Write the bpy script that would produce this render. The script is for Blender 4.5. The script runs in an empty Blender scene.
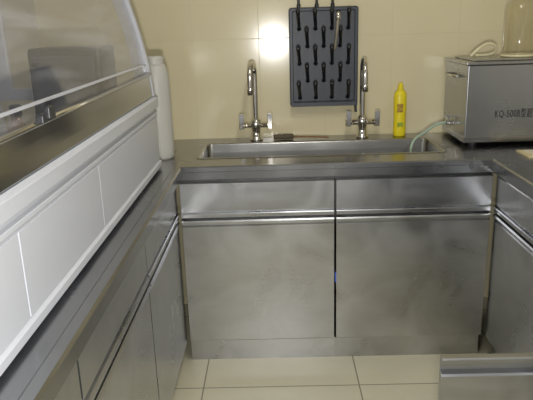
import bpy, bmesh, math, random
from mathutils import Vector, Matrix
random.seed(4)
scene = bpy.context.scene
COL = scene.collection
scene.view_settings.view_transform = 'Standard'

# ---------------------------------------------------------------- materials
def new_mat(name):
    m = bpy.data.materials.new(name); m.use_nodes = True
    nt = m.node_tree
    return m, nt, nt.nodes['Principled BSDF']

def plain(name, col, rough=0.5, metal=0.0, var=0.06, scale=8.0, spec=0.5, coat=0.0):
    m, nt, b = new_mat(name)
    tc = nt.nodes.new('ShaderNodeTexCoord')
    n = nt.nodes.new('ShaderNodeTexNoise'); n.inputs['Scale'].default_value = scale
    n.inputs['Detail'].default_value = 4
    nt.links.new(tc.outputs['Object'], n.inputs['Vector'])
    r = nt.nodes.new('ShaderNodeValToRGB')
    r.color_ramp.elements[0].position = 0.3; r.color_ramp.elements[1].position = 0.7
    r.color_ramp.elements[0].color = tuple(c*(1-var) for c in col)+(1,)
    r.color_ramp.elements[1].color = tuple(min(1, c*(1+var)) for c in col)+(1,)
    nt.links.new(n.outputs['Fac'], r.inputs['Fac'])
    nt.links.new(r.outputs['Color'], b.inputs['Base Color'])
    b.inputs['Roughness'].default_value = rough
    b.inputs['Metallic'].default_value = metal
    b.inputs['Specular IOR Level'].default_value = spec
    b.inputs['Coat Weight'].default_value = coat
    return m

def steel(name, col=(0.55, 0.53, 0.49), rough=0.33, rvar=0.12, stretch=(2, 2, 60), smudge=0.16, rot=0.0, cloud=5.0, brush=0.25):
    m, nt, b = new_mat(name)
    L = nt.links.new
    tc = nt.nodes.new('ShaderNodeTexCoord')
    mp = nt.nodes.new('ShaderNodeMapping'); mp.inputs['Scale'].default_value = stretch
    mp.inputs['Rotation'].default_value = (0, rot, 0)
    n = nt.nodes.new('ShaderNodeTexNoise'); n.inputs['Scale'].default_value = 3.0; n.inputs['Detail'].default_value = 3
    L(tc.outputs['Object'], mp.inputs['Vector']); L(mp.outputs['Vector'], n.inputs['Vector'])
    n2 = nt.nodes.new('ShaderNodeTexNoise'); n2.inputs['Scale'].default_value = cloud; n2.inputs['Detail'].default_value = 3
    n2.inputs['Distortion'].default_value = 0.8
    L(tc.outputs['Object'], n2.inputs['Vector'])
    mxx = nt.nodes.new('ShaderNodeMix'); mxx.inputs[0].default_value = brush
    L(n2.outputs['Fac'], mxx.inputs[2]); L(n.outputs['Fac'], mxx.inputs[3])
    mr = nt.nodes.new('ShaderNodeMapRange')
    mr.inputs['From Min'].default_value = 0.35; mr.inputs['From Max'].default_value = 0.65
    mr.inputs['To Min'].default_value = rough-rvar/2; mr.inputs['To Max'].default_value = rough+rvar/2
    L(mxx.outputs[0], mr.inputs['Value']); L(mr.outputs[0], b.inputs['Roughness'])
    r = nt.nodes.new('ShaderNodeValToRGB')
    r.color_ramp.elements[0].position = 0.34; r.color_ramp.elements[1].position = 0.66
    r.color_ramp.elements[0].color = tuple(c*(1-smudge) for c in col)+(1,)
    r.color_ramp.elements[1].color = tuple(min(1, c*(1+smudge)) for c in col)+(1,)
    L(mxx.outputs[0], r.inputs['Fac'])
    L(r.outputs['Color'], b.inputs['Base Color'])
    b.inputs['Metallic'].default_value = 1.0
    return m

def tile_mat(name, col, grout, ax, per, off, gw, rough=0.2, var=0.05, spec=0.5):
    m, nt, b = new_mat(name)
    L = nt.links.new
    tc = nt.nodes.new('ShaderNodeTexCoord')
    sp = nt.nodes.new('ShaderNodeSeparateXYZ'); L(tc.outputs['Object'], sp.inputs[0])
    def M(op, a, bb=None):
        x = nt.nodes.new('ShaderNodeMath'); x.operation = op
        for i, v in enumerate((a, bb)):
            if v is None: continue
            if isinstance(v, (int, float)): x.inputs[i].default_value = v
            else: L(v, x.inputs[i])
        return x.outputs[0]
    ds = []; ids = []
    for k in range(2):
        u = M('DIVIDE', M('SUBTRACT', sp.outputs[ax[k]], off[k]), per[k])
        f = M('SUBTRACT', u, M('FLOOR', u))
        d = M('MULTIPLY', M('MINIMUM', f, M('SUBTRACT', 1.0, f)), per[k])
        ds.append(d); ids.append(M('FLOOR', u))
    d = M('MINIMUM', ds[0], ds[1])
    mr = nt.nodes.new('ShaderNodeMapRange')
    mr.inputs['From Min'].default_value = gw*0.5; mr.inputs['From Max'].default_value = gw*1.1
    L(d, mr.inputs['Value'])
    cb = nt.nodes.new('ShaderNodeCombineXYZ'); L(ids[0], cb.inputs[0]); L(ids[1], cb.inputs[1])
    wn = nt.nodes.new('ShaderNodeTexWhiteNoise'); L(cb.outputs[0], wn.inputs['Vector'])
    ns = nt.nodes.new('ShaderNodeTexNoise'); ns.inputs['Scale'].default_value = 6; ns.inputs['Detail'].default_value = 5
    L(tc.outputs['Object'], ns.inputs['Vector'])
    s = M('ADD', M('MULTIPLY', wn.outputs['Value'], 0.4), M('MULTIPLY', ns.outputs['Fac'], 0.6))
    r = nt.nodes.new('ShaderNodeValToRGB')
    r.color_ramp.elements[0].position = 0.25; r.color_ramp.elements[1].position = 0.75
    r.color_ramp.elements[0].color = tuple(c*(1-var) for c in col)+(1,)
    r.color_ramp.elements[1].color = tuple(min(1, c*(1+var)) for c in col)+(1,)
    L(s, r.inputs['Fac'])
    mx = nt.nodes.new('ShaderNodeMix'); mx.data_type = 'RGBA'
    mx.inputs[6].default_value = grout+(1,)
    L(mr.outputs[0], mx.inputs[0]); L(r.outputs['Color'], mx.inputs[7])
    L(mx.outputs[2], b.inputs['Base Color'])
    mr2 = nt.nodes.new('ShaderNodeMapRange'); L(mr.outputs[0], mr2.inputs['Value'])
    mr2.inputs['To Min'].default_value = 0.6; mr2.inputs['To Max'].default_value = rough
    L(mr2.outputs[0], b.inputs['Roughness'])
    b.inputs['Specular IOR Level'].default_value = spec
    bp = nt.nodes.new('ShaderNodeBump'); bp.inputs['Strength'].default_value = 0.25; bp.inputs['Distance'].default_value = 0.001
    L(mr.outputs[0], bp.inputs['Height']); L(bp.outputs['Normal'], b.inputs['Normal'])
    return m

def pane_mat(name, tint=(0.9, 0.92, 0.9), r0=0.04, k=0.5, pw=4.0, rough=0.05, haze=0.0, streak=(1, 1, 1)):
    m = bpy.data.materials.new(name); m.use_nodes = True
    nt = m.node_tree; L = nt.links.new
    for n in list(nt.nodes): nt.nodes.remove(n)
    out = nt.nodes.new('ShaderNodeOutputMaterial')
    tr = nt.nodes.new('ShaderNodeBsdfTransparent'); tr.inputs[0].default_value = tint+(1,)
    gl = nt.nodes.new('ShaderNodeBsdfGlossy'); gl.inputs['Roughness'].default_value = rough
    gl.inputs[0].default_value = (0.9, 0.9, 0.9, 1)
    lw = nt.nodes.new('ShaderNodeLayerWeight'); lw.inputs['Blend'].default_value = 0.5
    p = nt.nodes.new('ShaderNodeMath'); p.operation = 'POWER'; p.inputs[1].default_value = pw
    L(lw.outputs['Facing'], p.inputs[0])
    ma = nt.nodes.new('ShaderNodeMath'); ma.operation = 'MULTIPLY_ADD'; ma.inputs[1].default_value = k; ma.inputs[2].default_value = r0
    L(p.outputs[0], ma.inputs[0])
    mx = nt.nodes.new('ShaderNodeMixShader')
    L(ma.outputs[0], mx.inputs[0]); L(tr.outputs[0], mx.inputs[1]); L(gl.outputs[0], mx.inputs[2])
    df = nt.nodes.new('ShaderNodeBsdfDiffuse'); df.inputs[0].default_value = (0.80, 0.80, 0.83, 1)
    mh = nt.nodes.new('ShaderNodeMixShader')
    tc = nt.nodes.new('ShaderNodeTexCoord'); mp = nt.nodes.new('ShaderNodeMapping'); mp.inputs['Scale'].default_value = streak
    L(tc.outputs['Object'], mp.inputs['Vector'])
    ns = nt.nodes.new('ShaderNodeTexNoise'); ns.inputs['Scale'].default_value = 3.5; ns.inputs['Detail'].default_value = 3
    ns.inputs['Distortion'].default_value = 0.5
    L(mp.outputs['Vector'], ns.inputs['Vector'])
    mr = nt.nodes.new('ShaderNodeMapRange'); mr.inputs['From Min'].default_value = .42; mr.inputs['From Max'].default_value = .72
    mr.inputs['To Min'].default_value = haze*.5; mr.inputs['To Max'].default_value = haze*3
    L(ns.outputs['Fac'], mr.inputs['Value']); L(mr.outputs[0], mh.inputs[0])
    L(mx.outputs[0], mh.inputs[1]); L(df.outputs[0], mh.inputs[2])
    L(mh.outputs[0], out.inputs[0])
    return m

M_front = steel('brushed_steel_front', (0.50, 0.51, 0.53), 0.31, 0.09, (3, 3, 22), 0.14, 0.3, 5.0, 0.12)
M_body = steel('steel_carcass', (0.10, 0.10, 0.10), 0.45)
M_top = steel('steel_worktop', (0.35, 0.355, 0.365), 0.25, 0.06, (2, 2, 2), 0.07, 0, 4.0, 0.1)
M_sink = steel('steel_sink', (0.38, 0.38, 0.37), 0.24, 0.05, (3, 3, 20), 0.06)
M_box = steel('steel_tank_shell', (0.43, 0.44, 0.455), 0.27, 0.03, (2, 2, 30), 0.04, 0, 4.0, 0.2)
M_rail = steel('dark_steel_rail', (0.38, 0.385, 0.41), 0.18, 0.05, (2, 2, 2), 0.06, 0, 3.0, 0.1)
M_rim = plain('grey_rim_enamel', (0.52, 0.53, 0.57), 0.3, 0, 0.04, 4)
M_chrome = plain('chrome', (0.76, 0.73, 0.67), 0.13, 1.0, 0.03)
M_white = plain('white_enamel', (0.61, 0.63, 0.68), 0.35, 0, 0.02, 3)
M_whitep = plain('white_plastic', (0.55, 0.54, 0.49), 0.4, 0, 0.03, 5)
M_black = plain('black_plastic', (0.03, 0.032, 0.035), 0.4)
M_peg = plain('charcoal_plastic_board', (0.046, 0.052, 0.066), 0.42, 0, 0.1, 10)
M_pegd = plain('black_peg_plastic', (0.008, 0.009, 0.012), 0.35)
M_yellow = plain('yellow_bottle_plastic', (0.88, 0.72, 0.02), 0.35, 0, 0.03)
M_red = plain('faded_label_ink', (0.42, 0.26, 0.03), 0.5, 0, 0.6, 120)
M_green = plain('green_label_ink', (0.30, 0.40, 0.03), 0.5, 0, 0.4, 90)
M_ceil = plain('ceiling_paint', (0.7, 0.69, 0.66), 0.8)
M_side = plain('cream_wall_paint', (0.60, 0.57, 0.48), 0.6)
M_ink = plain('dark_ink', (0.012, 0.012, 0.012), 0.6)
M_paper = plain('yellowed_paper', (0.72, 0.62, 0.36), 0.8)
M_paperw = plain('white_paper', (0.8, 0.74, 0.55), 0.8)
M_wood = plain('brown_wood', (0.22, 0.11, 0.04), 0.5, 0, 0.25, 30)
M_dull = plain('dull_brown_glass', (0.20, 0.17, 0.12), 0.3, 0, 0.2, 30)
M_blue = plain('blue_film', (0.05, 0.14, 0.65), 0.4)
M_bris = plain('bristle_dark', (0.10, 0.08, 0.05), 0.8, 0, 0.4, 200)
M_hose = plain('greenish_hose_rubber', (0.40, 0.52, 0.40), 0.3)
M_tube = plain('yellow_rubber_tube', (0.80, 0.74, 0.48), 0.35)
M_amber = plain('amber_glass_tube', (0.22, 0.13, 0.05), 0.15)
M_lamp, nt_, b_ = new_mat('added_lamp_diffuser')
b_.inputs['Emission Color'].default_value = (1, 0.98, 0.92, 1); b_.inputs['Emission Strength'].default_value = 3.0  # glow of the added, unseen ceiling lamp
M_glass = pane_mat('window_glass', (0.98, 0.98, 0.985), 0.03, 0.45, 4.0, 0.05, 0.08, (1, .35, 3))  # pale haze paints in streaky reflections, mixed with dust smears
M_glass2 = pane_mat('side_glass', (0.98, 0.98, 0.98), 0.03, 0.3, 4.0, 0.05, 0.02)
M_jar = pane_mat('jar_glass', (0.93, 0.91, 0.82), 0.07, 0.9, 2.5, 0.04, 0.02)
M_wall = tile_mat('wall_tile', (0.73, 0.655, 0.43), (0.62, 0.55, 0.36), (0, 2), (0.30, 0.45), (0.233, 0.85), 0.0012, 0.15, 0.02, 0.5)
M_floor = tile_mat('floor_tile', (0.68, 0.635, 0.46), (0.25, 0.21, 0.13), (0, 1), (0.61, 0.61), (0.30, 2.095), 0.003, 0.3, 0.05)

# ---------------------------------------------------------------- builder
class MB:
    def __init__(s): s.bm = bmesh.new()
    def box(s, x0, x1, y0, y1, z0, z1):
        v = [s.bm.verts.new(p) for p in ((x0,y0,z0),(x1,y0,z0),(x1,y1,z0),(x0,y1,z0),(x0,y0,z1),(x1,y0,z1),(x1,y1,z1),(x0,y1,z1))]
        for f in ((0,3,2,1),(4,5,6,7),(0,1,5,4),(1,2,6,5),(2,3,7,6),(3,0,4,7)):
            s.bm.faces.new([v[i] for i in f])
        return s
    def lathe(s, prof, c=(0,0,0), seg=28, axis='Z', sx=1, sy=1):
        rings = []
        for r, z in prof:
            ring = []
            for i in range(seg):
                a = 2*math.pi*i/seg
                p = (r*math.cos(a)*sx, r*math.sin(a)*sy, z)
                if axis == 'X': p = (p[2], p[0], p[1])
                elif axis == 'Y': p = (p[1], p[2], p[0])
                ring.append(s.bm.verts.new((p[0]+c[0], p[1]+c[1], p[2]+c[2])))
            rings.append(ring)
        for a, b in zip(rings, rings[1:]):
            for i in range(seg):
                j = (i+1) % seg
                s.bm.faces.new((a[i], a[j], b[j], b[i]))
        if prof[0][0] > 1e-5: s.bm.faces.new(rings[0][::-1])
        if prof[-1][0] > 1e-5: s.bm.faces.new(rings[-1])
        return s
    def tube(s, pts, r, seg=12, smooth=True, caps=True):
        P = [Vector(p) for p in pts]
        if smooth and len(P) > 2:
            Q = []
            for i in range(len(P)-1):
                p0 = P[max(i-1, 0)]; p1 = P[i]; p2 = P[i+1]; p3 = P[min(i+2, len(P)-1)]
                for k in range(6):
                    t = k/6
                    Q.append(0.5*((2*p1)+(p2-p0)*t+(2*p0-5*p1+4*p2-p3)*t*t+(3*p1-p0-3*p2+p3)*t**3))
            Q.append(P[-1]); P = Q
        rr = r if callable(r) else (lambda t: r)
        up = None; rings = []
        for i, p in enumerate(P):
            d = (P[min(i+1, len(P)-1)]-P[max(i-1, 0)]).normalized()
            if up is None:
                up = Vector((0,0,1)) if abs(d.z) < 0.9 else Vector((1,0,0))
            u = (up - d*up.dot(d)).normalized(); w = d.cross(u); up = u
            R = rr(i/(len(P)-1))
            rings.append([s.bm.verts.new(p+u*R*math.cos(2*math.pi*k/seg)+w*R*math.sin(2*math.pi*k/seg)) for k in range(seg)])
        for a, b in zip(rings, rings[1:]):
            for k in range(seg):
                j = (k+1) % seg
                s.bm.faces.new((a[k], a[j], b[j], b[k]))
        if caps:
            s.bm.faces.new(rings[0][::-1]); s.bm.faces.new(rings[-1])
        return s
    def prism(s, poly, a0, a1, axis='X'):
        def mk(p, a):
            return {'X': (a, p[0], p[1]), 'Y': (p[0], a, p[1]), 'Z': (p[0], p[1], a)}[axis]
        A = [s.bm.verts.new(mk(p, a0)) for p in poly]; B = [s.bm.verts.new(mk(p, a1)) for p in poly]
        n = len(poly)
        for i in range(n):
            j = (i+1) % n
            s.bm.faces.new((A[i], A[j], B[j], B[i]))
        s.bm.faces.new(A[::-1]); s.bm.faces.new(B)
        return s
    def loops(s, L_, cap_first=False, cap_last=False):
        R = [[s.bm.verts.new(p) for p in l] for l in L_]
        n = len(R[0])
        for a, b in zip(R, R[1:]):
            for i in range(n):
                j = (i+1) % n
                s.bm.faces.new((a[i], a[j], b[j], b[i]))
        if cap_first: s.bm.faces.new(R[0][::-1])
        if cap_last: s.bm.faces.new(R[-1])
        return s
    def done(s, name, mat, parent=None, local=False, bevel=0.0, smooth=False, label=None, flip=True):
        if parent is not None and not local:
            o = parent.location
            for v in s.bm.verts: v.co -= o
        if flip: bmesh.ops.recalc_face_normals(s.bm, faces=s.bm.faces)
        me = bpy.data.meshes.new(name); s.bm.to_mesh(me); s.bm.free()
        ob = bpy.data.objects.new(name, me); COL.objects.link(ob)
        me.materials.append(mat)
        if smooth:
            for p in me.polygons: p.use_smooth = True
        if bevel > 0:
            md = ob.modifiers.new('bevel', 'BEVEL'); md.width = bevel; md.segments = 2; md.limit_method = 'ANGLE'
            md.angle_limit = math.radians(40)
        if parent is not None: ob.parent = parent
        if label: ob['label'] = label
        return ob

def thing(name, loc, label, cat, rot=0.0):
    e = bpy.data.objects.new(name, None); e.empty_display_size = 0.05
    e.location = loc; e.rotation_euler = (0, 0, rot); COL.objects.link(e)
    e['label'] = label; e['category'] = cat
    return e

def rrect(x0, x1, y0, y1, r, z, n=6):
    pts = []
    for cx, cy, a0 in ((x1-r, y1-r, 0), (x0+r, y1-r, 90), (x0+r, y0+r, 180), (x1-r, y0+r, 270)):
        for i in range(n+1):
            a = math.radians(a0+90*i/n)
            pts.append((cx+r*math.cos(a), cy+r*math.sin(a), z))
    return pts

# ---------------------------------------------------------------- room
XL, XR, YB, YF, ZC = -1.06, 1.46, 2.85, -1.6, 2.6
def struct(mb, name, mat):
    o = mb.done(name, mat); o['kind'] = 'structure'; return o
struct(MB().box(XL-.1, XR+.1, YF, YB+.1, -.05, 0), 'floor', M_floor)
struct(MB().box(XL-.1, XR+.1, YB, YB+.1, 0, ZC), 'wall_back', M_wall)
struct(MB().box(XL-.1, XL, YF, YB, 0, ZC), 'wall_left', M_side)
struct(MB().box(XR, XR+.1, YF, YB, 0, ZC), 'wall_right', M_side)
struct(MB().box(XL-.1, XR+.1, YF, YB+.1, ZC, ZC+.05), 'ceiling', M_ceil)

# ---------------------------------------------------------------- worktop
ZT = 0.85
FL, FR, FB = -0.37, 0.815, 2.25
hx0, hx1, hy0, hy1 = -.31, .675, 2.42, 2.71
YN = 0.1
wt = thing('worktop', (0.22, 2.5, 0.80), 'continuous stainless steel worktop with inset sink running round three walls', 'worktop')
xs = [XL+.002, FL, hx0, hx1, FR, XR-.002]; ys = [YN, FB, hy0, hy1, YB-.002]
def inside(i, j):
    if i < 0 or j < 0 or i >= len(xs)-1 or j >= len(ys)-1: return False
    xc = (xs[i]+xs[i+1])/2; yc = (ys[j]+ys[j+1])/2
    if FL < xc < FR and yc < FB: return False
    if hx0 < xc < hx1 and hy0 < yc < hy1: return False
    return True
mb = MB(); bm = mb.bm; vc = {}
def V(x, y, z):
    k = (x, y, z)
    if k not in vc: vc[k] = bm.verts.new(k)
    return vc[k]
za, zb = 0.808, ZT
for i in range(len(xs)-1):
    for j in range(len(ys)-1):
        if not inside(i, j): continue
        a, b_, c, d = xs[i], xs[i+1], ys[j], ys[j+1]
        bm.faces.new((V(a,c,zb),V(b_,c,zb),V(b_,d,zb),V(a,d,zb)))
        bm.faces.new((V(a,d,za),V(b_,d,za),V(b_,c,za),V(a,c,za)))
        if not inside(i-1, j): bm.faces.new((V(a,c,za),V(a,c,zb),V(a,d,zb),V(a,d,za)))
        if not inside(i+1, j): bm.faces.new((V(b_,c,za),V(b_,d,za),V(b_,d,zb),V(b_,c,zb)))
        if not inside(i, j-1): bm.faces.new((V(a,c,za),V(b_,c,za),V(b_,c,zb),V(a,c,zb)))
        if not inside(i, j+1): bm.faces.new((V(a,d,za),V(a,d,zb),V(b_,d,zb),V(b_,d,za)))
mb.done('countertop', M_top, wt, bevel=0.004)
out = [(FL, YN), (FL, FB), (FR, FB), (FR, YN)]
mb = MB()
prof = [(-0.004, 0.806), (-0.004, 0.834), (-0.012, 0.838), (-0.012, 0.853), (-0.006, 0.858), (0.016, 0.858), (0.024, 0.8505), (0.024, 0.806)]
def offs(k, d):
    x, y = out[k]
    x += -d if k < 2 else d
    y = y + (d if k in (1, 2) else 0)
    return x, y
cols = []
for k in range(4):
    cols.append([mb.bm.verts.new(offs(k, d)+(z,)) for d, z in prof])
for a, b2 in zip(cols, cols[1:]):
    for i in range(len(prof)):
        j = (i+1) % len(prof)
        mb.bm.faces.new((a[i], a[j], b2[j], b2[i]))
mb.bm.faces.new(cols[0]); mb.bm.faces.new(cols[-1][::-1])
mb.done('front_lip', M_top, wt)
# sink
mb = MB()
X0, X1, Y0, Y1 = -.325, .690, 2.405, 2.725
Ls = [rrect(X0, X1, Y0, Y1, .022, ZT+.0003), rrect(X0+.002, X1-.002, Y0+.002, Y1-.002, .021, ZT+.0025),
      rrect(X0+.014, X1-.014, Y0+.013, Y1-.013, .02, ZT+.0025), rrect(X0+.0185, X1-.0185, Y0+.0175, Y1-.0175, .02, ZT-.003),
      rrect(X0+.024, X1-.024, Y0+.021, Y1-.021, .02, ZT-.16), rrect(X0+.032, X1-.032, Y0+.029, Y1-.029, .02, ZT-.18),
      rrect(X0+.05, X1-.05, Y0+.045, Y1-.045, .02, ZT-.188)]
mb.loops(Ls, cap_last=True)
mb.done('sink_basin', M_sink, wt, smooth=True, label='long rectangular stainless steel basin', flip=False)
mb = MB().lathe([(.0, ZT-.1845), (.012, ZT-.1845), (.03, ZT-.183), (.038, ZT-.1865)], (.17, 2.565, 0))
mb.done('drain', M_chrome, wt, smooth=True)

# ---------------------------------------------------------------- cabinets
def door_mesh(w, h, x0=0.0, z0=0.0, big=False):
    if big:
        p = [(.018, 0), (.003, 0), (0, .004), (0, h-.046), (.003, h-.041), (.016, h-.036), (.016, h-.019), (.001, h-.016), (-.002, h-.013), (-.002, h-.003), (.002, h), (.018, h)]
    else:
        p = [(.018, 0), (.003, 0), (0, .004), (0, h-.028), (.007, h-.022), (.007, h-.014), (-.007, h-.010), (-.008, h-.005), (-.003, h), (.018, h)]
    return MB().prism([(a, b+z0) for a, b in p], x0, x0+w, 'X')
def drawer_mesh(w, h, x0=0.0, z0=0.0):
    p = [(.018, 0), (-.003, 0), (-.005, .002), (-.005, .015), (-.002, .018), (.008, .020), (.008, .026), (0, .029), (0, h-.004), (.003, h), (.018, h)]
    return MB().prism([(a, b+z0) for a, b in p], x0, x0+w, 'X')

def cabinet(loc, rot, w, label, sink=False, depth=0.53, door_open=None, blue=False, grp=None):
    e = thing('base_cabinet', loc, label, 'cabinet', rot)
    if grp: e['group'] = grp
    hs = 0.62 if sink else 0.802
    t = .012
    mb = MB()
    y0 = .022
    mb.box(0.001, t, y0, y0+depth, .10, hs).box(w-t, w-.001, y0, y0+depth, .10, hs)
    mb.box(t, w-t, y0, y0+depth, .10, .112).box(t, w-t, y0+depth-.01, y0+depth, .112, hs)
    mb.box(0.001, w-.001, y0, y0+.012, .78, .802).box(t, w-t, y0, y0+.02, .62, .665)
    mb.box(0.001, .020, y0, y0+.012, .10, .78).box(w-.020, w-.001, y0, y0+.012, .10, .78)
    mb.done('body', M_body, e, local=True)
    MB().box(0, w, .038, .050, 0.0, .10).done('plinth', M_front, e, local=True)
    g = .0045
    drawer_mesh(w-2*g, .141, g, .646).done('drawer', M_front, e, local=True)
    if door_open is None:
        door_mesh(w-2*g, .527, g, .108).done('door', M_front, e, local=True)
    else:
        d = door_mesh(w-2*g, .530, -(w-2*g), 0, True)
        dd = d.done('door', M_front, e, local=True, label='open stainless steel door with recessed grip')
        dd.location = (w-g, 0, .108)
        dd.rotation_euler = (0, 0, door_open)
    if blue:
        MB().box(-.001, .0043, .001, .012, .36, .40).done('protective_film', M_blue, e, local=True, label='scrap of blue protective film in the door gap')
    return e
FX0, FX1, FY = -.39, .835, 2.27
mid = (FX0+FX1)/2
G = 'steel base cabinets along the benches'
cabinet((FX0+.009, FY, 0), 0, mid-FX0-.009, 'brushed stainless steel sink cabinet with drawer panel and one door', True, grp=G)
cabinet((mid, FY, 0), 0, FX1-mid-.009, 'brushed stainless steel sink cabinet with blue film scraps at door edge', True, blue=True, grp=G)
r = math.radians(90)
for (a, b) in ((1.67, 2.26), (1.03, 1.67), (.40, 1.03)):
    cabinet((FX0, a, 0), r, b-a, 'stainless steel base cabinet with drawer, below the white hood', grp=G)
cabinet((FX1, 2.26, 0), -r, .56, 'stainless steel base cabinet with drawer, below the cleaning bath', grp=G)
cabinet((FX1, 1.70, 0), -r, .484, 'stainless steel base cabinet with its door swung wide open', door_open=math.radians(90), grp=G)
cabinet((FX1, 1.216, 0), -r, .60, 'stainless steel base cabinet with drawer and closed plain door', grp=G)

# ---------------------------------------------------------------- hood
hd = thing('fume_hood', (-.72, 1.28, ZT), 'white enamelled bench-top hood with sloping glass front standing on steel worktop', 'fume hood')
HX, HB, HY0, HY1 = -.44, -1.03, .30, 2.27
def curve_x(z):
    t = (z-1.127)/(1.80-1.127)
    return -.445 - .05*t - .16*t*t
mb = MB()
bodyp = [(HB, .862), (HX+.004, .862), (HX+.004, .880), (HX-.004, .884), (HX-.004, 1.050), (HX+.000, 1.054), (HX+.000, 1.064), (HX-.010, 1.068), (HX-.010, 1.078), (HX+.008, 1.084), (HX+.008, 1.116), (HX-.006, 1.122), (HX-.03, 1.122), (HX-.03, 1.02), (HB, 1.02)]
mb.prism(bodyp, HY0, HY1, 'Y')
mb.done('body', M_white, hd, bevel=0.0015)
for a, b in ((HY0+.01, .972), (.978, 1.4715), (1.4745, HY1-.012)):
    MB().box(HX-.0038, HX-.0015, a, b, .888, 1.046).done('front_panel', M_white, hd, bevel=.0005)
for y in (.45, 1.25, 2.1):
    for x in (HX-.06, HB+.08):
        MB().lathe([(.022, ZT+.0005), (.022, .858), (.016, .8625)], (x, y, 0), 16).done('foot', M_black, hd)
MB().box(HB+.02, HX-.031, HY0+.02, HY1-.02, 1.0205, 1.03).done('work_surface', M_rail, hd)
MB().box(HB, HB+.018, HY0, HY1, 1.021, 1.80).done('back_panel', M_white, hd)
def end_panel(y0, y1):
    zs = [1.124+(1.80-1.124)*i/10 for i in range(11)]
    outer = [(curve_x(z)+.004, z) for z in zs]+[(HB+.02, 1.80), (HB+.02, 1.124)]
    zi = [1.165+(1.74-1.165)*i/10 for i in range(11)]
    inner = [(curve_x(z)-.052, z) for z in zi]+[(HB+.07, 1.74), (HB+.07, 1.165)]
    mb = MB()
    A = [mb.bm.verts.new((x, y0, z)) for x, z in outer]; B = [mb.bm.verts.new((x, y0, z)) for x, z in inner]
    C = [mb.bm.verts.new((x, y1, z)) for x, z in outer]; D = [mb.bm.verts.new((x, y1, z)) for x, z in inner]
    n = len(A)
    for i in range(n):
        j = (i+1) % n
        mb.bm.faces.new((A[i], A[j], B[j], B[i])); mb.bm.faces.new((C[j], C[i], D[i], D[j]))
        mb.bm.faces.new((A[j], A[i], C[i], C[j])); mb.bm.faces.new((B[i], B[j], D[j], D[i]))
    mb.done('end_frame', M_rim, hd, bevel=.002)
    ym = (y0+y1)/2
    MB().prism(inner, ym-.002, ym+.002, 'Y').done('end_window', M_glass2, hd)
end_panel(HY1-.025, HY1)
end_panel(HY0, HY0+.022)
MB().prism([(HB+.02, 1.70), (curve_x(1.70)-.01, 1.70), (curve_x(1.80), 1.80), (curve_x(1.80)-.05, 1.86), (HB+.02, 1.86)], HY0+.023, HY1-.026, 'Y').done('canopy', M_white, hd, bevel=.003)
def strip(za, zb, t, n=1, offx=0.0):
    zs = [za+(zb-za)*i/n for i in range(n+1)]
    return [(curve_x(z)+offx, z) for z in zs]+[(curve_x(z)+offx-t, z) for z in reversed(zs)]
MB().prism(strip(1.20, 1.70, .004, 10, -.008), HY0+.024, HY1-.027, 'Y').done('sash_glass', M_glass, hd, smooth=False)
MB().prism(strip(1.124, 1.20, .018, 3, .0), HY0+.024, HY1-.027, 'Y').done('sash_rail', M_rail, hd, bevel=.003)
MB().tube([(curve_x(1.205)+.004, HY0+.024, 1.205), (curve_x(1.205)+.004, HY1-.027, 1.205)], .006, 10, False).done('sash_trim', M_chrome, hd, smooth=True)
MB().prism(strip(1.236, 1.242, .004, 1, -.003), HY0+.024, HY1-.027, 'Y').done('glass_edge', M_rim, hd)
MB().box(-.447, -.432, 1.13, 1.20, 1.206, 1.222).box(-.436, -.426, 1.15, 1.18, 1.212, 1.235).done('sash_latch', M_black, hd, bevel=.002)
MB().tube([(-.60, HY0+.03, 1.036), (-.60, HY1-.03, 1.036)], .006, 8, False).done('inner_trim', M_chrome, hd, smooth=True)

pb = thing('power_box', (-.64, 2.05, 1.03), 'black plastic box standing inside the white hood', 'electrical box')
MB().box(-.775, -.545, 1.96, 2.15, 1.045, 1.315).done('case', M_black, pb, bevel=.01)
MB().box(-.755, -.565, 1.954, 1.96, 1.10, 1.29).done('face_plate', M_peg, pb, bevel=.002)
for x in (-.75, -.57):
    for y in (1.99, 2.12):
        MB().lathe([(.012, 1.0302), (.012, 1.046)], (x, y, 0), 12).done('foot', M_black, pb)
kb = thing('glass_stoppered_bottle', (-.66, 1.55, 1.03), 'small dark bottle with black cap inside the hood', 'bottle')
MB().lathe([(.026, 1.0302), (.028, 1.04), (.028, 1.13), (.014, 1.15), (.012, 1.165)], (-.66, 1.55, 0), 20).done('bottle_body', M_amber, kb, smooth=True)
MB().lathe([(.015, 1.165), (.015, 1.19), (.011, 1.193)], (-.66, 1.55, 0), 16).done('cap', M_black, kb)

# ---------------------------------------------------------------- white bottle
bx = -.468
wb = thing('detergent_bottle', (bx, 2.45, ZT), 'tall white plastic bottle standing on worktop beside hood end', 'bottle')
MB().lathe([(.044, ZT+.0005), (.050, ZT+.01), (.052, ZT+.05), (.052, ZT+.29), (.050, ZT+.33), (.044, ZT+.362), (.036, ZT+.378)], (bx, 2.45, 0), 32).done('bottle_body', M_whitep, wb, smooth=True)
MB().lathe([(.035, ZT+.378), (.035, ZT+.400), (.030, ZT+.407)], (bx, 2.45, 0), 24).done('cap', M_whitep, wb, bevel=.001)

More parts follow.
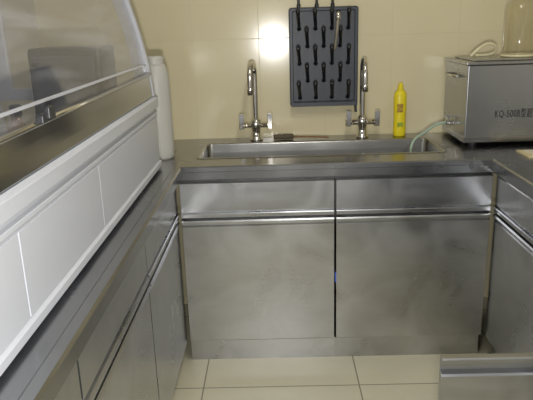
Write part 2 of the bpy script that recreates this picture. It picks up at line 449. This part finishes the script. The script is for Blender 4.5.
# ---------------------------------------------------------------- faucets
def faucet(x, y, lean, label):
    f = thing('faucet', (x, y, ZT), label, 'faucet'); f['group'] = 'gooseneck faucets behind the sink'
    mb = MB().lathe([(.030, ZT+.0005), (.030, ZT+.006), (.023, ZT+.012), (.020, ZT+.05), (.023, ZT+.056), (.023, ZT+.088), (.015, ZT+.100)], (x, y, 0), 24)
    mb.done('base', M_chrome, f, smooth=True)
    z = ZT+.348
    pts = [(x, y, ZT+.09), (x, y, ZT+.18), (x, y, z-.06)]
    R = .055
    for i in range(1, 9):
        a = math.pi*i/8
        k = R-R*math.cos(a)
        pts.append((x+lean*k, y-k, z-.055+R*math.sin(a)))
    pts.append((x+lean*2*R, y-2*R, z-.10))
    MB().tube(pts, .0122, 14).done('spout', M_chrome, f, smooth=True)
    e = pts[-1]
    MB().lathe([(.0110, e[2]-.03), (.0145, e[2]-.028), (.0145, e[2]-.004), (.013, e[2]+.004)], (e[0], e[1], 0), 16).done('nozzle', M_chrome, f, smooth=True)
    MB().tube([(x-.060, y, ZT+.068), (x+.060, y, ZT+.068)], .0110, 12, False).done('valve_arm', M_chrome, f, smooth=True)
    for s in (-1, 1):
        xx = x+s*.064
        MB().lathe([(.015, -.013), (.018, -.010), (.018, .010), (.013, .013)], (xx-.0*s, y, ZT+.068), 18, 'X').done('valve_body', M_chrome, f, bevel=.001)
        MB().prism([(xx-.010, ZT+.055), (xx+.010, ZT+.055), (xx+.012, ZT+.118), (xx+.009, ZT+.125), (xx-.009, ZT+.125), (xx-.012, ZT+.118)], y-.034, y-.014, 'Y').done('lever', M_chrome, f, bevel=.002)
faucet(-.09, 2.785, -.15, 'tall chrome gooseneck faucet with twin levers behind the sink')
faucet(.395, 2.785, -.05, 'tall chrome gooseneck faucet with twin levers below drying rack')

# ---------------------------------------------------------------- pegboard
px0, px1, pz0, pz1 = .070, .378, .993, 1.427
pg = thing('drying_rack', ((px0+px1)/2, YB-.002, pz0), 'charcoal plastic pegboard drying rack hung on the tiled wall', 'drying rack')
mb = MB()
L1 = rrect(px0, px1, pz0, pz1, .012, 0)
def lay(l, y): return [(p[0], y, p[1]) for p in l]
mb.loops([lay(L1, YB-.003), lay(L1, YB-.024), lay(rrect(px0+.004, px1-.004, pz0+.004, pz1-.004, .01, 0), YB-.028),
          lay(rrect(px0+.014, px1-.014, pz0+.02, pz1-.014, .008, 0), YB-.028), lay(rrect(px0+.017, px1-.017, pz0+.023, pz1-.017, .008, 0), YB-.023)], cap_first=True, cap_last=True)
mb.done('board', M_peg, pg)
MB().box(px0+.004, px1-.004, YB-.052, YB-.028, pz0+.002, pz0+.010).box(px0+.004, px1-.004, YB-.055, YB-.050, pz0+.002, pz0+.02).done('drip_tray', M_peg, pg, bevel=.001)
MB().tube([(px1-.012, YB-.04, pz0+.004), (px1-.010, YB-.045, pz0-.03)], .006, 10, False).done('drain_spout', M_pegd, pg)
rows = 5
first = None
for rr_ in range(rows):
    z = pz1-.090-rr_*.076
    n = 4 if rr_ % 2 == 0 else 3
    for c in range(n):
        x = px0+.045+(px1-px0-.09)*((c+(0 if n == 4 else .5))/3)
        if first is None:
            mb = MB()
            mb.tube([(0, 0, 0), (-.002, -.04, .016), (-.007, -.088, .046), (-.009, -.110, .068)], lambda t: .0064+.0026*t, 10)
            mb.lathe([(.0001, -.004), (.010, -.002), (.010, .002), (.0001, .006)], (0, 0, 0), 14, 'Y')
            mb.lathe([(.0001, -.013), (.008, -.008), (.0108, .0), (.008, .008), (.0001, .013)], (-.009, -.111, .071), 12, 'Z')
            first = mb.done('peg', M_pegd, None, smooth=True); first.parent = pg
            first.location = Vector((x, YB-.024, z))-pg.location
            continue
        o = first.copy(); COL.objects.link(o); o.parent = pg
        o.location = Vector((x, YB-.024, z))-pg.location
for x in (px0+.045, px0+.125, px0+.195):
    MB().lathe([(.009, pz1-.004), (.009, pz1+.012), (.006, pz1+.016), (.006, pz1+.05), (.003, pz1+.055)], (x, YB-.013, 0), 14).done('hanging_post', M_pegd, pg)
gt = thing('glass_dropper', (.285, YB-.06, 1.20), 'slim dull brown dropper with metal tip hanging on rack peg', 'dropper')
MB().tube([(.275, YB-.15, 1.375), (.271, YB-.15, 1.33), (.262, YB-.148, 1.25)], lambda t: .009-.004*t, 12).done('dropper_tube', M_dull, gt, smooth=True)
MB().lathe([(.0001, 1.405), (.008, 1.40), (.011, 1.388), (.010, 1.372), (.008, 1.37)], (.276, YB-.15, 0), 14).done('bulb', M_chrome, gt, smooth=True)

# ---------------------------------------------------------------- yellow bottle
yb = thing('dish_soap_bottle', (.565, 2.785, ZT), 'lemon yellow dish soap bottle standing behind the sink', 'bottle')
MB().lathe([(.024, ZT+.0005), (.028, ZT+.006), (.029, ZT+.03), (.0265, ZT+.085), (.029, ZT+.13), (.029, ZT+.180), (.026, ZT+.196), (.018, ZT+.206), (.013, ZT+.208)], (.565, 2.785, 0), 28, sy=.75).done('bottle_body', M_yellow, yb, smooth=True)
MB().box(.549, .575, 2.7630, 2.7660, ZT+.112, ZT+.150).done('label_print', M_red, yb, label='small dark printed label')
MB().box(.552, .578, 2.7640, 2.7670, ZT+.045, ZT+.065).done('label_print', M_green, yb, label='small green printed label')
MB().lathe([(.014, ZT+.207), (.014, ZT+.224), (.010, ZT+.227), (.010, ZT+.238), (.008, ZT+.241)], (.565, 2.785, 0), 18).done('cap', M_yellow, yb)

br = thing('bottle_brush', (.09, 2.765, ZT), 'thin bottle brush with wooden handle lying on the worktop', 'brush')
MB().tube([(.08, 2.775, ZT+.014), (.16, 2.765, ZT+.012), (.24, 2.76, ZT+.008)], .0035, 8).done('handle', M_wood, br, smooth=True)
MB().tube([(-.01, 2.77, ZT+.014), (.04, 2.775, ZT+.014), (.08, 2.775, ZT+.014)], lambda t: .013-.004*abs(t-.5), 12).done('bristles', M_bris, br, smooth=True)

# ---------------------------------------------------------------- ultrasonic bath
ux0, ux1, uy0, uy1, uz0, uz1 = .775, 1.30, 2.50, 2.83, ZT+.02, 1.195
us = thing('ultrasonic_cleaner', ((ux0+ux1)/2, (uy0+uy1)/2, ZT), 'square stainless steel ultrasonic cleaning bath on the corner worktop', 'ultrasonic cleaner')
MB().box(ux0, ux1, uy0, uy1, uz0, uz1-.014).done('housing', M_box, us, bevel=.004)
MB().box(ux0-.008, ux1+.008, uy0-.008, uy1+.004, uz1-.0135, uz1-.002).done('rim', M_box, us, bevel=.003)
MB().box(ux0+.03, ux1-.03, uy0+.03, uy1-.03, uz1-.0015, uz1+.004).done('lid', M_box, us, bevel=.002)
MB().box(ux0-.003, ux1+.003, uy0-.003, uy1, uz0-.002, uz0+.022).done('base_trim', M_rail, us, bevel=.002)
for x in (ux0+.05, ux1-.05):
    for y in (uy0+.05, uy1-.05):
        MB().lathe([(.018, ZT+.0005), (.018, ZT+.018)], (x, y, 0), 16).done('foot', M_black, us)
MB().tube([(ux0+.001, 2.60, 1.13), (ux0-.022, 2.60, 1.13), (ux0-.022, 2.74, 1.13), (ux0+.001, 2.74, 1.13)], .005, 10, False).done('carry_handle', M_chrome, us, smooth=True)
MB().tube([(ux0+.002, 2.68, .925), (ux0-.03, 2.68, .925)], .011, 12, False).tube([(ux0-.02, 2.68, .925), (ux0-.02, 2.68, .95)], .005, 8, False).box(ux0-.038, ux0-.002, 2.675, 2.685, .948, .955).done('drain_valve', M_chrome, us)
tx = bpy.data.curves.new('t', 'FONT'); tx.body = 'KQ-500B型超声波清洗器'; tx.size = .041; tx.extrude = .0003; tx.space_character = 1.15
to = bpy.data.objects.new('t', tx); COL.objects.link(to)
bpy.context.view_layer.update()
dg = bpy.context.evaluated_depsgraph_get()
me = bpy.data.meshes.new_from_object(to.evaluated_get(dg)); bpy.data.objects.remove(to)
for v in me.vertices: v.co.x *= .58
lt = bpy.data.objects.new('lettering', me); COL.objects.link(lt); me.materials.clear(); me.materials.append(M_ink)
lt.parent = us; lt.rotation_euler = (math.radians(90), 0, 0)
lt.location = Vector((.893, uy0-.0008, .970))-us.location
lt['label'] = 'black model lettering'
hs = thing('drain_hose', (.72, 2.66, ZT), 'thin greenish rubber drain hose running from bath into the sink', 'hose')
MB().tube([(ux0-.031, 2.68, .925), (.70, 2.675, .915), (.65, 2.66, .885), (.612, 2.645, .866), (.59, 2.63, .84), (.58, 2.61, .80)], .006, 12).done('hose_tube', M_hose, hs, smooth=True)
gj = thing('glass_bell_jar', (1.03, 2.66, uz1+.004), 'wide clear glass jar standing upside down on the steel bath lid', 'glass jar')
zj = uz1+.0045
MB().lathe([(.070, zj), (.072, zj+.004), (.068, zj+.010), (.067, zj+.06), (.067, zj+.19), (.060, zj+.215), (.042, zj+.236), (.020, zj+.245), (.014, zj+.255), (.016, zj+.268), (.0001, zj+.28)], (1.03, 2.66, 0), 36).done('jar_shell', M_jar, gj, smooth=True)
MB().tube([(1.03+.068*math.cos(a*math.pi/12), 2.66+.068*math.sin(a*math.pi/12), zj+.006) for a in range(25)], .005, 8, False, False).done('jar_rim', M_tube, gj, smooth=True)
rt = thing('rubber_tubing', (.90, 2.70, uz1+.004), 'pale yellow rubber tubing looped over the steel bath lid', 'tubing')
MB().tube([(.83, 2.66, zj+.006), (.86, 2.66, zj+.035), (.90, 2.67, zj+.055), (.935, 2.68, zj+.048), (.945, 2.70, zj+.02), (.92, 2.72, zj+.007), (.87, 2.72, zj+.006)], .006, 12).done('tube', M_tube, rt, smooth=True)

nb = thing('notepad', (1.02, 2.30, ZT), 'small yellowed paper notepad lying on the worktop', 'notepad')
MB().box(.95, 1.12, 2.27, 2.39, ZT+.0005, ZT+.006).done('paper_stack', M_paper, nb)
MB().box(.97, 1.10, 2.28, 2.38, ZT+.0062, ZT+.008).done('cover_sheet', M_paperw, nb)

# ---------------------------------------------------------------- lights
def fixture(x, y):  # unseen lamp, added for soft ambient light from above
    t = thing('added_ceiling_lamp', (x, y, ZC), 'unseen ceiling lamp added for ambient light, white with long flat diffuser', 'lamp')
    MB().box(x-.10, x+.10, y-.6, y+.6, ZC-.05, ZC-.0005).done('housing', M_white, t)
    MB().box(x-.085, x+.085, y-.58, y+.58, ZC-.06, ZC-.0505).done('diffuser', M_lamp, t)
fixture(.2, 1.1)
def area(name, loc, rot, sx, sy, e, col):
    l = bpy.data.lights.new(name, 'AREA'); l.shape = 'RECTANGLE'; l.size = sx; l.size_y = sy; l.energy = e; l.color = col
    o = bpy.data.objects.new(name, l); COL.objects.link(o); o.location = loc; o.rotation_euler = rot
    return o
area('ceiling_ambient_light', (.2, 1.1, 2.53), (0, 0, 0), .17, 1.16, 12, (1, .98, .93))  # soft ambient light added under the ceiling
area('flash_light', (0.0, -.02, 1.19), (math.radians(90-3), 0, 0), .07, .05, 18.5, (1, .98, .95))
W = bpy.data.worlds.new('world'); scene.world = W; W.use_nodes = True
W.node_tree.nodes['Background'].inputs[0].default_value = (.77, .79, .83, 1)
W.node_tree.nodes['Background'].inputs[1].default_value = 0.36

# ---------------------------------------------------------------- camera
cam = bpy.data.cameras.new('camera'); co = bpy.data.objects.new('camera', cam); COL.objects.link(co)
cam.sensor_width = 36; cam.lens = 612/533*36; cam.clip_start = .02
th, ps, ro = math.radians(16.4), .019, .0316
F = Vector((-math.sin(ps)*math.cos(th), math.cos(ps)*math.cos(th), -math.sin(th)))
R0 = Vector((math.cos(ps), math.sin(ps), 0)); U0 = R0.cross(F)
R = R0*math.cos(ro)-U0*math.sin(ro); U = U0*math.cos(ro)+R0*math.sin(ro)
m = Matrix((R, U, -F)).transposed().to_4x4(); m.translation = Vector((0, 0, 1.38))
co.matrix_world = m
scene.camera = co
